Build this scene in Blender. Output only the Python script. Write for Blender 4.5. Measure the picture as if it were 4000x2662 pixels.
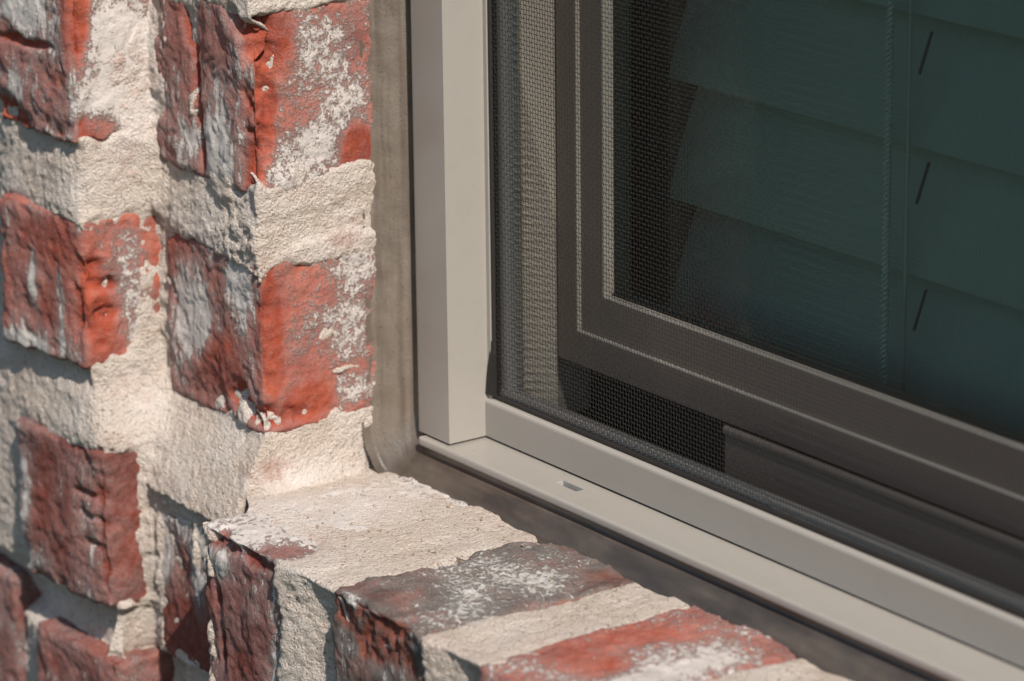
import bpy, bmesh, math
import numpy as np
from mathutils import Matrix, Vector

# ------------------------------------------------------------------ camera, sky, sun
sc = bpy.context.scene
for o in list(bpy.data.objects):
    bpy.data.objects.remove(o)
MM = 0.001
COL = sc.collection

cam_d = bpy.data.cameras.new("camera")
cam = bpy.data.objects.new("camera", cam_d)
COL.objects.link(cam)
sc.camera = cam
F_, VX, VY, ROLLX = 14000.0, -10450.0, -4100.0, 560.0
mX = np.array([VX, VY, F_]); mX /= np.linalg.norm(mX)
dn = np.array([ROLLX, (F_ * F_ + VX * ROLLX) / -VY, F_]); dn = dn - mX * (dn @ mX); dn /= np.linalg.norm(dn)
Xc, Zc = -mX, -dn
Yc = np.cross(Zc, Xc)
Mw = np.stack([Xc, Yc, Zc], 1)                      # camera (right, down, forward) = Mw @ world
CAM = np.array([822.75, -562.18, 332.93])           # millimetres
right, down, fwd = Mw[0], Mw[1], Mw[2]
cam.matrix_world = Matrix(((right[0], -down[0], -fwd[0], CAM[0] * MM),
                           (right[1], -down[1], -fwd[1], CAM[1] * MM),
                           (right[2], -down[2], -fwd[2], CAM[2] * MM),
                           (0, 0, 0, 1)))
cam_d.lens = 126.0
cam_d.sensor_width = 36.0
cam_d.sensor_fit = 'HORIZONTAL'
cam_d.clip_start = 0.05
cam_d.clip_end = 500.0
cam_d.dof.use_dof = True
cam_d.dof.focus_distance = 1.008
cam_d.dof.aperture_fstop = 12.0
cam_d.dof.aperture_blades = 9

SUN = Vector((0.67, -0.195, 0.715)).normalized()
world = bpy.data.worlds.new("World")
sc.world = world
world.use_nodes = True
wn, wl = world.node_tree.nodes, world.node_tree.links
sky = wn.new('ShaderNodeTexSky')
sky.sky_type = 'NISHITA'
sky.sun_disc = False
sky.sun_elevation = math.asin(SUN.z)
sky.sun_rotation = math.atan2(SUN.x, SUN.y)
sky.air_density = 1.0
sky.dust_density = 1.0
wl.new(sky.outputs[0], wn['Background'].inputs[0])
wn['Background'].inputs[1].default_value = 0.085
sun_d = bpy.data.lights.new("sun", 'SUN')
sun_d.energy = 4.3
sun_d.angle = math.radians(0.55)
sun_d.color = (1.0, 0.925, 0.83)
sun_o = bpy.data.objects.new("sun", sun_d)
COL.objects.link(sun_o)
sun_o.location = (3, -1, 4)
sun_o.rotation_euler = SUN.to_track_quat('Z', 'Y').to_euler()
sc.view_settings.view_transform = 'Standard'
sc.view_settings.look = 'None'
sc.view_settings.gamma = 1.0
sc.view_settings.use_curve_mapping = False
sc.view_settings.exposure = 0.27
sc.cycles.max_bounces = 10
sc.cycles.transparent_max_bounces = 12
sc.cycles.transmission_bounces = 8
sc.cycles.caustics_reflective = False
sc.cycles.caustics_refractive = False

# ------------------------------------------------------------------ noise
_rng = np.random.RandomState(7)
_PERM = _rng.permutation(256)
_PERM = np.concatenate([_PERM, _PERM])
_G = _rng.randn(256, 3)
_G /= np.linalg.norm(_G, axis=1)[:, None]


def pn(p, seed=0.0):
    """gradient noise, about -0.7 .. 0.7"""
    p = p + np.array([seed * 13.7, seed * 7.3 + 91.1, seed * 3.1 + 17.7])
    i = np.floor(p).astype(np.int64)
    f = p - i
    i &= 255
    u = f * f * f * (f * (f * 6 - 15) + 10)
    out = 0
    for dx in (0, 1):
        wx = u[:, 0] if dx else 1 - u[:, 0]
        a = _PERM[(i[:, 0] + dx) & 255]
        for dy in (0, 1):
            wy = u[:, 1] if dy else 1 - u[:, 1]
            b = _PERM[(a + i[:, 1] + dy) & 255]
            for dz in (0, 1):
                wz = u[:, 2] if dz else 1 - u[:, 2]
                g = _G[_PERM[(b + i[:, 2] + dz) & 255]]
                d = g[:, 0] * (f[:, 0] - dx) + g[:, 1] * (f[:, 1] - dy) + g[:, 2] * (f[:, 2] - dz)
                out = out + wx * wy * wz * d
    return out


def fbm(p, size, octv=3, seed=0.0, gain=0.5):
    """size in millimetres (scalar or per axis)"""
    q = p / np.asarray(size, float)
    a, tot = 1.0, 0
    for k in range(octv):
        tot = tot + a * pn(q * (2.03 ** k), seed + k * 1.7)
        a *= gain
    return tot


def sstep(a, b, x):
    t = np.clip((x - a) / (b - a), 0, 1)
    return t * t * (3 - 2 * t)


def blobs(p, lst):
    """sum of soft ellipsoids: (x,y,z, rx,ry,rz, amount)"""
    s = np.zeros(len(p))
    for (x, y, z, rx, ry, rz, a) in lst:
        q = ((p[:, 0] - x) / rx) ** 2 + ((p[:, 1] - y) / ry) ** 2 + ((p[:, 2] - z) / rz) ** 2
        s += a * np.exp(-q * q)
    return s


# ------------------------------------------------------------------ mesh helpers (all in millimetres)
def empty(name, loc, label, cat, group=None):
    o = bpy.data.objects.new(name, None)
    COL.objects.link(o)
    o.location = Vector(loc) * MM
    o.empty_display_size = 0.02
    o["label"] = label
    o["category"] = cat
    o["kind"] = "thing"
    if group:
        o["group"] = group
    return o


def world_loc(o):
    v = Vector((0, 0, 0))
    while o is not None:
        v += o.location
        o = o.parent
    return v


def link(name, me, parent=None, loc=(0, 0, 0)):
    o = bpy.data.objects.new(name, me)
    COL.objects.link(o)
    v = Vector(loc) * MM
    if parent is not None:
        o.parent = parent
        v = v - world_loc(parent)
    o.location = v
    return o


def quads_mesh(name, verts, quads, mat, smooth=True, attrs=None):
    me = bpy.data.meshes.new(name)
    verts = np.ascontiguousarray(verts, dtype=np.float32) * MM
    quads = np.ascontiguousarray(quads, dtype=np.int32)
    n = len(quads)
    me.vertices.add(len(verts))
    me.vertices.foreach_set("co", verts.ravel())
    me.loops.add(n * 4)
    me.loops.foreach_set("vertex_index", quads.ravel())
    me.polygons.add(n)
    me.polygons.foreach_set("loop_start", np.arange(0, n * 4, 4, dtype=np.int32))
    me.polygons.foreach_set("loop_total", np.full(n, 4, dtype=np.int32))
    if smooth:
        me.polygons.foreach_set("use_smooth", np.ones(n, dtype=bool))
    for k, v in (attrs or {}).items():
        a = me.attributes.new(k, 'FLOAT', 'POINT')
        a.data.foreach_set("value", np.ascontiguousarray(v, dtype=np.float32))
    me.update(calc_edges=True)
    me.validate()
    me.materials.append(mat)
    return me


def grid_quads(nu, nv):
    idx = np.arange(nu * nv).reshape(nu, nv)
    return np.stack([idx[:-1, :-1], idx[1:, :-1], idx[1:, 1:], idx[:-1, 1:]], -1).reshape(-1, 4)


def bm_obj(name, bm, mat, parent=None, loc=(0, 0, 0), smooth=False):
    bmesh.ops.recalc_face_normals(bm, faces=bm.faces)
    me = bpy.data.meshes.new(name)
    bm.to_mesh(me)
    bm.free()
    for p in me.polygons:
        p.use_smooth = smooth
    me.materials.append(mat)
    return link(name, me, parent, loc)


def bm_box(bm, x0, x1, y0, y1, z0, z1, bev=0.0, seg=2):
    r = bmesh.ops.create_cube(bm, size=1.0)
    vs = r['verts']
    for v in vs:
        v.co = Vector(((x0 + x1) / 2 + v.co.x * (x1 - x0), (y0 + y1) / 2 + v.co.y * (y1 - y0),
                       (z0 + z1) / 2 + v.co.z * (z1 - z0))) * MM
    if bev > 0:
        es = list({e for v in vs for e in v.link_edges})
        bmesh.ops.bevel(bm, geom=es, offset=bev * MM, segments=seg, profile=0.5, affect='EDGES')


def box(name, x0, x1, y0, y1, z0, z1, mat, parent=None, bev=0.0, seg=2):
    bm = bmesh.new()
    c = ((x0 + x1) / 2, (y0 + y1) / 2, z0)
    bm_box(bm, x0 - c[0], x1 - c[0], y0 - c[1], y1 - c[1], 0, z1 - z0, bev, seg)
    return bm_obj(name, bm, mat, parent, c)


def arc(cx, cy, r, a0, a1, n=6):
    return [(cx + r * math.cos(math.radians(a0 + (a1 - a0) * k / n)),
             cy + r * math.sin(math.radians(a0 + (a1 - a0) * k / n))) for k in range(n + 1)]


def prism(name, prof, axis, a, b, mat, parent=None, smooth_angle=35):
    """closed profile swept along axis 'x' (prof = y,z) or 'z' (prof = x,y)"""
    bm = bmesh.new()
    rows = []
    for t in (a, b):
        row = []
        for (p, q) in prof:
            co = (t, p, q) if axis == 'x' else (p, q, t)
            row.append(bm.verts.new(Vector(co) * MM))
        rows.append(row)
    n = len(prof)
    for i in range(n):
        bm.faces.new((rows[0][i], rows[0][(i + 1) % n], rows[1][(i + 1) % n], rows[1][i]))
    bm.faces.new(rows[0])
    bm.faces.new(rows[1])
    o = bm_obj(name, bm, mat, parent)
    me = o.data
    for p in me.polygons:
        p.use_smooth = True
    try:
        me.set_sharp_from_angle(angle=math.radians(smooth_angle))
    except Exception:
        pass
    return o


# ------------------------------------------------------------------ materials
def new_mat(name):
    m = bpy.data.materials.new(name)
    m.use_nodes = True
    nt = m.node_tree
    nt.nodes.clear()
    out = nt.nodes.new('ShaderNodeOutputMaterial')
    b = nt.nodes.new('ShaderNodeBsdfPrincipled')
    nt.links.new(b.outputs[0], out.inputs[0])
    return m, nt, b


def N(nt, t, **kw):
    n = nt.nodes.new(t)
    for k, v in kw.items():
        if k in n.inputs:
            n.inputs[k].default_value = v
        else:
            setattr(n, k, v)
    return n


def L(nt, a, b):
    nt.links.new(a, b)


def math_n(nt, op, a, b=None, clamp=False):
    n = nt.nodes.new('ShaderNodeMath')
    n.operation = op
    n.use_clamp = clamp
    for i, v in enumerate((a, b)):
        if v is None:
            continue
        if hasattr(v, 'links') or hasattr(v, 'is_linked'):
            nt.links.new(v, n.inputs[i])
        else:
            n.inputs[i].default_value = v
    return n.outputs[0]


def ramp(nt, fac, stops):
    r = nt.nodes.new('ShaderNodeValToRGB')
    els = r.color_ramp.elements
    els[0].position, els[0].color = stops[0][0], (*stops[0][1], 1)
    els[1].position, els[1].color = stops[-1][0], (*stops[-1][1], 1)
    for pos, c in stops[1:-1]:
        e = els.new(pos)
        e.color = (*c, 1)
    nt.links.new(fac, r.inputs[0])
    return r.outputs[0]


def mix(nt, fac, a, b):
    n = nt.nodes.new('ShaderNodeMix')
    n.data_type = 'RGBA'
    for sock, v in ((n.inputs[0], fac), (n.inputs[6], a), (n.inputs[7], b)):
        if hasattr(v, 'is_linked'):
            nt.links.new(v, sock)
        elif isinstance(v, (int, float)):
            sock.default_value = v
        else:
            sock.default_value = (*v, 1)
    return n.outputs[2]


def noise(nt, vec, scale, detail=4, rough=0.55, dist=0.0):
    n = nt.nodes.new('ShaderNodeTexNoise')
    n.inputs['Scale'].default_value = scale
    n.inputs['Detail'].default_value = detail
    n.inputs['Roughness'].default_value = rough
    n.inputs['Distortion'].default_value = dist
    nt.links.new(vec, n.inputs['Vector'])
    return n.outputs[0]


def coords(nt, scale=(1, 1, 1), rnd=True):
    tc = nt.nodes.new('ShaderNodeTexCoord')
    mp = nt.nodes.new('ShaderNodeMapping')
    mp.inputs['Scale'].default_value = scale
    nt.links.new(tc.outputs['Object'], mp.inputs['Vector'])
    if rnd:
        oi = nt.nodes.new('ShaderNodeObjectInfo')
        s = math_n(nt, 'MULTIPLY', oi.outputs['Random'], 3.7)
        c = nt.nodes.new('ShaderNodeCombineXYZ')
        nt.links.new(s, c.inputs[0])
        nt.links.new(s, c.inputs[1])
        nt.links.new(s, c.inputs[2])
        nt.links.new(c.outputs[0], mp.inputs['Location'])
    return mp.outputs[0]


def bump(nt, bsdf, h, dist, strength=1.0, prev=None):
    b = nt.nodes.new('ShaderNodeBump')
    b.inputs['Strength'].default_value = strength
    b.inputs['Distance'].default_value = dist
    nt.links.new(h, b.inputs['Height'])
    if prev is not None:
        nt.links.new(prev, b.inputs['Normal'])
    nt.links.new(b.outputs[0], bsdf.inputs['Normal'])
    return b.outputs[0]


def attr(nt, name):
    a = nt.nodes.new('ShaderNodeAttribute')
    a.attribute_name = name
    return a.outputs['Fac']


def brick_material(name, dark, mid, bright, skin_col, lime=(0.72, 0.685, 0.66)):
    m, nt, b = new_mat(name)
    v = coords(nt)
    vs = coords(nt, (1.0, 1.0, 0.22))                 # drawn out upwards: trowel streaks
    big = noise(nt, v, 55, 4, 0.6, 0.4)
    fine = noise(nt, v, 420, 6, 0.68, 0.3)
    grit = noise(nt, v, 2200, 3, 0.7)
    streak = noise(nt, vs, 520, 5, 0.62, 0.5)
    base = ramp(nt, big, [(0.30, dark), (0.5, mid), (0.70, bright)])
    base = mix(nt, math_n(nt, 'MULTIPLY', grit, 0.35), base, dark)
    base = mix(nt, attr(nt, "skin"), base, skin_col)
    # thin chalky film, then thick lime flakes
    w = attr(nt, "wash")
    film = math_n(nt, 'MULTIPLY', math_n(nt, 'SUBTRACT', math_n(nt, 'ADD', w, math_n(nt, 'MULTIPLY', fine, 0.8)), 0.44, True), 0.40, True)
    base = mix(nt, film, base, lime)
    speck = noise(nt, v, 1250, 5, 0.72, 0.2)
    st = attr(nt, "streak")
    pat = mix(nt, st, mix(nt, 0.5, fine, speck), mix(nt, 0.3, streak, speck))
    k = math_n(nt, 'ADD', math_n(nt, 'MULTIPLY', w, 0.95), math_n(nt, 'MULTIPLY', math_n(nt, 'SUBTRACT', pat, 0.5), 2.9))
    mr = nt.nodes.new('ShaderNodeMapRange')
    mr.interpolation_type = 'SMOOTHSTEP'
    mr.inputs['From Min'].default_value = 0.46
    mr.inputs['From Max'].default_value = 0.76
    L(nt, k, mr.inputs['Value'])
    flakes = mr.outputs[0]
    lim = mix(nt, grit, lime, (lime[0] * 0.78, lime[1] * 0.74, lime[2] * 0.70))
    col = mix(nt, math_n(nt, 'MULTIPLY', flakes, 0.93), base, lim)
    L(nt, col, b.inputs['Base Color'])
    b.inputs['Roughness'].default_value = 0.82
    b.inputs['Specular IOR Level'].default_value = 0.28
    h = math_n(nt, 'ADD', math_n(nt, 'MULTIPLY', flakes, 0.55), math_n(nt, 'ADD', math_n(nt, 'MULTIPLY', fine, 0.8), math_n(nt, 'MULTIPLY', speck, 0.7)))
    bump(nt, b, h, 0.0008, 1.0)
    return m


def mortar_material():
    m, nt, b = new_mat("mortar")
    v = coords(nt, rnd=False)
    big = noise(nt, v, 38, 5, 0.6, 0.3)
    mid = noise(nt, v, 260, 4, 0.6)
    grain = noise(nt, v, 1350, 3, 0.75)
    vo = nt.nodes.new('ShaderNodeTexVoronoi')
    vo.inputs['Scale'].default_value = 950
    L(nt, v, vo.inputs['Vector'])
    base = ramp(nt, big, [(0.28, (0.71, 0.59, 0.495)), (0.5, (0.805, 0.69, 0.595)), (0.72, (0.83, 0.74, 0.66))])
    base = mix(nt, math_n(nt, 'MULTIPLY', math_n(nt, 'SUBTRACT', mid, 0.35, True), 0.6), base, (0.80, 0.70, 0.62))
    # sand grains: a few brown and a few dark ones
    sep = nt.nodes.new('ShaderNodeSeparateColor')
    L(nt, vo.outputs['Color'], sep.inputs[0])
    tan = math_n(nt, 'GREATER_THAN', sep.outputs[0], 0.93)
    core = math_n(nt, 'LESS_THAN', vo.outputs['Distance'], 0.42)
    base = mix(nt, math_n(nt, 'MULTIPLY', math_n(nt, 'MULTIPLY', tan, core), 0.65), base, (0.33, 0.20, 0.10))
    drk = math_n(nt, 'GREATER_THAN', sep.outputs[1], 0.955)
    base = mix(nt, math_n(nt, 'MULTIPLY', math_n(nt, 'MULTIPLY', drk, core), 0.55), base, (0.12, 0.10, 0.085))
    pit = math_n(nt, 'MULTIPLY', math_n(nt, 'SUBTRACT', 0.42, grain, True), 3.0, True)
    base = mix(nt, math_n(nt, 'MULTIPLY', pit, 0.55), base, (0.33, 0.27, 0.22))
    base = mix(nt, attr(nt, "lime"), base, (0.745, 0.69, 0.655))
    red = math_n(nt, 'MULTIPLY', attr(nt, "red"), math_n(nt, 'MULTIPLY', math_n(nt, 'SUBTRACT', mid, 0.38, True), 4.0, True), True)
    base = mix(nt, red, base, (0.42, 0.17, 0.12))
    L(nt, base, b.inputs['Base Color'])
    b.inputs['Roughness'].default_value = 0.95
    b.inputs['Specular IOR Level'].default_value = 0.15
    h = math_n(nt, 'ADD', math_n(nt, 'MULTIPLY', grain, 0.9), math_n(nt, 'ADD', math_n(nt, 'MULTIPLY', mid, 0.8), math_n(nt, 'MULTIPLY', vo.outputs['Distance'], -0.25)))
    rough = math_n(nt, 'SUBTRACT', 1.0, math_n(nt, 'MULTIPLY', attr(nt, "lime"), 0.6))
    h = math_n(nt, 'MULTIPLY', h, rough)
    bump(nt, b, h, 0.0024, 1.0)
    return m


def paint_material(name, col, rough=0.30, bumpy=0.00002):
    m, nt, b = new_mat(name)
    v = coords(nt, rnd=False)
    sp = noise(nt, v, 1500, 2, 0.5)
    big = noise(nt, v, 25, 3, 0.5)
    c = mix(nt, math_n(nt, 'MULTIPLY', math_n(nt, 'SUBTRACT', big, 0.4, True), 0.35), col, tuple(x * 0.9 for x in col))
    smud = noise(nt, v, 130, 8, 0.75, 0.6)
    c = mix(nt, math_n(nt, 'MULTIPLY', math_n(nt, 'SUBTRACT', smud, 0.5, True), 0.9, True), c, tuple(x * 0.72 for x in col))
    dust = math_n(nt, 'MULTIPLY', math_n(nt, 'GREATER_THAN', sp, 0.72), 0.4)
    c = mix(nt, dust, c, tuple(x * 0.55 for x in col))
    L(nt, c, b.inputs['Base Color'])
    b.inputs['Roughness'].default_value = rough
    L(nt, math_n(nt, 'ADD', math_n(nt, 'MULTIPLY', big, 0.18), rough - 0.08), b.inputs['Roughness'])
    b.inputs['Specular IOR Level'].default_value = 0.45
    if bumpy:
        bump(nt, b, noise(nt, v, 900, 3, 0.6), bumpy, 0.6)
    return m


def plain(name, col, rough=0.6, metal=0.0, spec=0.4, scale=300, var=0.25):
    m, nt, b = new_mat(name)
    v = coords(nt, rnd=False)
    n = noise(nt, v, scale, 4, 0.6)
    L(nt, mix(nt, math_n(nt, 'MULTIPLY', n, var * 2), col, tuple(x * 0.55 for x in col)), b.inputs['Base Color'])
    b.inputs['Roughness'].default_value = rough
    b.inputs['Metallic'].default_value = metal
    b.inputs['Specular IOR Level'].default_value = spec
    return m


def sealant_material():
    m, nt, b = new_mat("sealant")
    v = coords(nt, rnd=False)
    big = noise(nt, v, 70, 4, 0.6, 0.5)
    fine = noise(nt, v, 900, 4, 0.7)
    speck = noise(nt, v, 1700, 2, 0.5)
    d = attr(nt, "dust")
    c = ramp(nt, big, [(0.3, (0.11, 0.086, 0.068)), (0.55, (0.16, 0.128, 0.10)), (0.75, (0.21, 0.172, 0.138))])
    c = mix(nt, math_n(nt, 'MULTIPLY', d, 0.6), c, (0.20, 0.168, 0.135))
    c = mix(nt, math_n(nt, 'MULTIPLY', attr(nt, "band"), 0.7), c, (0.075, 0.055, 0.042))
    c = mix(nt, attr(nt, "lip_shade"), c, (0.045, 0.038, 0.032))  # bottom run darkened in colour to stand for shade under the lip
    dk = math_n(nt, 'MULTIPLY', math_n(nt, 'GREATER_THAN', speck, 0.66), 0.6)
    c = mix(nt, dk, c, (0.05, 0.04, 0.035))
    L(nt, c, b.inputs['Base Color'])
    L(nt, math_n(nt, 'ADD', 0.20, math_n(nt, 'MULTIPLY', d, 0.35), True), b.inputs['Roughness'])
    b.inputs['Specular IOR Level'].default_value = 0.5
    h = math_n(nt, 'MULTIPLY', fine, d)
    bump(nt, b, h, 0.0004, 0.7)
    return m


def glass_material():
    m = bpy.data.materials.new("tinted_glass")
    m.use_nodes = True
    nt = m.node_tree
    nt.nodes.clear()
    out = nt.nodes.new('ShaderNodeOutputMaterial')
    tr = nt.nodes.new('ShaderNodeBsdfTransparent')
    tr.inputs[0].default_value = (0.70, 0.92, 0.84, 1)
    gl = nt.nodes.new('ShaderNodeBsdfGlossy')
    gl.inputs['Roughness'].default_value = 0.02
    gl.inputs['Color'].default_value = (0.85, 0.95, 0.93, 1)
    fr = nt.nodes.new('ShaderNodeFresnel')
    fr.inputs['IOR'].default_value = 1.26
    mx = nt.nodes.new('ShaderNodeMixShader')
    L(nt, fr.outputs[0], mx.inputs[0])
    L(nt, tr.outputs[0], mx.inputs[1])
    L(nt, gl.outputs[0], mx.inputs[2])
    L(nt, mx.outputs[0], out.inputs[0])
    return m


M_PAINT = paint_material("clay_paint", (0.345, 0.322, 0.290))
M_PAINT_SHADED = paint_material("clay_paint_shaded", (0.23, 0.190, 0.160), 0.40)  # darker copy of the clay paint, shade on the sash fronts put into colour
M_PAINT_LIT = paint_material("clay_paint_lit", (0.74, 0.68, 0.58), 0.4)  # paler copy of the clay paint, light on side and top faces painted in
M_ALU = plain("mill_aluminium", (0.40, 0.40, 0.38), 0.32, 0.3, 0.6, 600, 0.08)
M_SPLINE = plain("black_vinyl", (0.022, 0.019, 0.017), 0.55)
M_WIRE = plain("charcoal_fibreglass", (0.032, 0.028, 0.024), 0.38, 0.0, 0.6)
M_TRACK = plain("track_shade", (0.012, 0.011, 0.010), 0.8)  # near-black colour stands for shade in the track and weep slot
M_SLAT = plain("white_slat", (0.50, 0.54, 0.51), 0.5, 0.0, 0.4, 40, 0.06)
M_SLIT = plain("slot_edge", (0.07, 0.08, 0.075), 0.9)
M_CORD = plain("white_cord", (0.93, 0.93, 0.91), 0.8, 0, 0.3, 300, 0.04)
M_SLOT = plain("bare_edge", (0.46, 0.45, 0.43), 0.5)
M_ROOM = plain("room_plaster", (0.42, 0.40, 0.37), 0.9)
M_GLASS = glass_material()
M_SEAL = sealant_material()
M_MORTAR = mortar_material()
M_BRICK_RED = brick_material("brick_red", (0.22, 0.042, 0.025), (0.375, 0.072, 0.037), (0.48, 0.108, 0.054), (0.27, 0.082, 0.062))
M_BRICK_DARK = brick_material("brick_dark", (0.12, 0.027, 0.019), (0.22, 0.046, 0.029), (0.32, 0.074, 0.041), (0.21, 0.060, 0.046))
M_BRICK_GREY = brick_material("brick_grey", (0.11, 0.035, 0.026), (0.24, 0.068, 0.042), (0.36, 0.09, 0.045), (0.070, 0.046, 0.038), (0.66, 0.65, 0.625))

# ------------------------------------------------------------------ ground and room
def ground_materials():
    m, nt, b = new_mat("lawn")
    v = coords(nt, rnd=False)
    L(nt, ramp(nt, noise(nt, v, 6, 8, 0.7), [(0.3, (0.035, 0.06, 0.018)), (0.7, (0.085, 0.12, 0.04))]), b.inputs['Base Color'])
    b.inputs['Roughness'].default_value = 0.9
    bump(nt, b, noise(nt, v, 60, 6, 0.8), 0.03)
    return m


M_LAWN = ground_materials()
GZ = -950


def sheet(name, x0, x1, y0, y1, z, mat):
    bm = bmesh.new()
    vs = [bm.verts.new(Vector(c) * MM) for c in ((x0, y0, 0), (x1, y0, 0), (x1, y1, 0), (x0, y1, 0))]
    bm.faces.new(vs)
    o = bm_obj(name, bm, mat, None, (0, 0, z))
    o["kind"] = "structure"
    return o


g = sheet("ground", -200000, 200000, -200000, 200000, GZ, M_LAWN)
g["label"] = "green lawn in front of the house"
WX, WZ = 1500.0, 1200.0          # window opening, width and height


def room():
    bm = bmesh.new()
    x0, x1, y0, y1, z0, z1 = -900, 2400, 112, 3200, -880, 1500
    c = {}
    for i, x in enumerate((x0, x1)):
        for j, y in enumerate((y0, y1)):
            for k, z in enumerate((z0, z1)):
                c[i, j, k] = bm.verts.new(Vector((x, y, z)) * MM)
    f = lambda *a: bm.faces.new([c[q] for q in a])
    f((0, 0, 0), (1, 0, 0), (1, 1, 0), (0, 1, 0))
    f((0, 0, 1), (1, 0, 1), (1, 1, 1), (0, 1, 1))
    f((0, 0, 0), (0, 1, 0), (0, 1, 1), (0, 0, 1))
    f((1, 0, 0), (1, 1, 0), (1, 1, 1), (1, 0, 1))
    f((0, 1, 0), (1, 1, 0), (1, 1, 1), (0, 1, 1))
    o = bm_obj("room_interior", bm, M_ROOM)
    o["kind"] = "structure"
    o["label"] = "dim room behind the closed blind"


room()

# ------------------------------------------------------------------ brick wall
# faces of the wall in plan: main face Y=-72, return X=-86, window border Y=-47 (-57 below the sill), reveal X=-27
XJ, YB, YLOW, XS, YA = -27.0, -47.0, -57.0, -86.0, -72.0
wall = empty("brick_wall", (-90, 0, GZ), "red brick wall with smeared pale mortar, stepping back beside the window", "brick wall")


def yfront(z):
    return YB + (YLOW - 1.5 - YB) * np.clip((6.0 - np.asarray(z, float)) / 27.0, 0, 1)


def xreturn(z):
    return XS + 7.0 * sstep(12, -8, z)


# name, lo, hi, material, skin on the front, wash level, streaky
BR = []


def B(lo, hi, mat, skin, wash, wb=(), dents=(), seed=1.0, chip=1.0, res=0.75):
    BR.append(dict(lo=np.array(lo, float), hi=np.array(hi, float), mat=mat, skin=skin, wash=wash, wb=list(wb), dents=list(dents),
                   seed=seed, chip=chip, res=res))


# window border, corner bricks: front + reveal
B((-83, YB, 76.5), (XJ, 8, 131.5), M_BRICK_RED, 0.75, 0.42, seed=1.3, chip=1.5,
  wb=[(-47, -47, 84, 9, 6, 22, 0.62), (-66, -47, 84, 6, 6, 10, 0.3), (-27, -27, 112, 6, 14, 16, 0.30), (-27, -13, 97, 6, 6, 10, 0.3),
      (-27, -30, 86, 6, 14, 10, 0.42), (-27, -12, 86, 6, 5, 8, -0.9), (-27, -38, 124, 6, 6, 14, -0.30), (-50, -47, 112, 14, 6, 14, -0.05)],
  dents=[(-29, -46, 126, 5, 7, 10, 5.0), (-27, -41.5, 108, 4, 3.6, 26, 3.6), (-59, -47, 112, 1.6, 4, 18, 2.4), (-62, -47, 122, 3, 4, 6, 2.6),
         (-30, -47, 96, 5, 4, 14, 2.2), (-57, -47, 90, 1.3, 4, 12, 1.6), (-24, -46, 86, 5, 4, 6, 2.0)])
B((-82, YB, 5.0), (XJ, 8, 58), M_BRICK_RED, 0.8, 0.36, seed=2.1, chip=0.9,
  wb=[(-66, -47, 36, 12, 6, 16, 0.55), (-74, -47, 24, 8, 6, 14, 0.3), (-38, -47, 50, 8, 6, 12, 0.5), (-48, -47, 22, 10, 6, 9, -0.45),
      (-27, -43, 34, 6, 3.5, 18, -0.6), (-27, -20, 33, 6, 14, 11, 0.24), (-27, -14, 50, 6, 10, 7, 0.36), (-27, -15, 14, 6, 10, 5, 0.45),
      (-27, -30, 13, 6, 10, 5, -0.5), (-27, -32, 54, 6, 14, 4, 0.05), (-36, -47, 28, 6, 6, 16, 0.1)],
  dents=[(-29, -46, 10, 9, 5, 4, 2.6), (-41, -47, 14, 5, 4, 5, 3.0), (-27.5, -38, 10, 3, 6, 2.5, 2.0)])
# below the sill
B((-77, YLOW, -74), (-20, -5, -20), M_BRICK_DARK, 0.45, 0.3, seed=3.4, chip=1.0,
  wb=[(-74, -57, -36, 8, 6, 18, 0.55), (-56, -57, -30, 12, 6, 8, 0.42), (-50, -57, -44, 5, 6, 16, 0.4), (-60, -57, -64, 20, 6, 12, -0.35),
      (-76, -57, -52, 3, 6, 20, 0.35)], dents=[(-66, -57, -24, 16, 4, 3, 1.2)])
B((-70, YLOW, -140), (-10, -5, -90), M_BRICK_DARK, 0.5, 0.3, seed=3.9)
# main face, corner bricks: front + return
B((-131, YA, 84), (XS, -28, 141), M_BRICK_RED, 0.85, 0.44, seed=4.2, chip=1.2,
  wb=[(-112, -72, 128, 15, 6, 13, 0.55), (-118, -72, 96, 4, 6, 14, 0.3), (-104, -72, 94, 10, 6, 12, -0.05), (-86, -58, 105, 6, 15, 22, 0.62),
      (-86, -70, 124, 6, 5, 16, -0.8), (-86, -66, 88, 6, 7, 6, -0.25), (-86, -60, 90, 6, 8, 5, -0.15), (-86, -50, 96, 6, 6, 30, 0.5)],
  dents=[(-112, -72, 112, 14, 3, 1.4, 2.4), (-128, -72, 130, 6, 5, 10, 3.0), (-86, -72, 126, 3.0, 3.5, 14, 3.2), (-124, -72, 88, 10, 6, 6, 3.2)])
B((-132, YA, 15), (XS, -28, 62), M_BRICK_RED, 0.62, 0.28, seed=5.7, chip=1.2,
  wb=[(-113, -72, 40, 3, 6, 12, 0.5), (-99, -72, 32, 2.5, 6, 18, 0.42), (-86, -55, 40, 6, 7, 18, 0.32), (-86, -50, 22, 6, 8, 8, 0.5),
      (-120, -72, 18, 14, 6, 3, 0.5), (-86, -68, 36, 6, 5, 12, -0.4), (-104, -72, 52, 14, 6, 8, -0.2), (-106, -72, 20, 14, 6, 6, 0.2)],
  dents=[(-87, -70, 46, 3, 6, 4, 3.0), (-86, -66, 41, 4, 7, 2.2, 2.6), (-86, -64, 32, 4, 5, 2.0, 2.2), (-90, -72, 36, 3, 3, 14, 1.4)])
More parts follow.
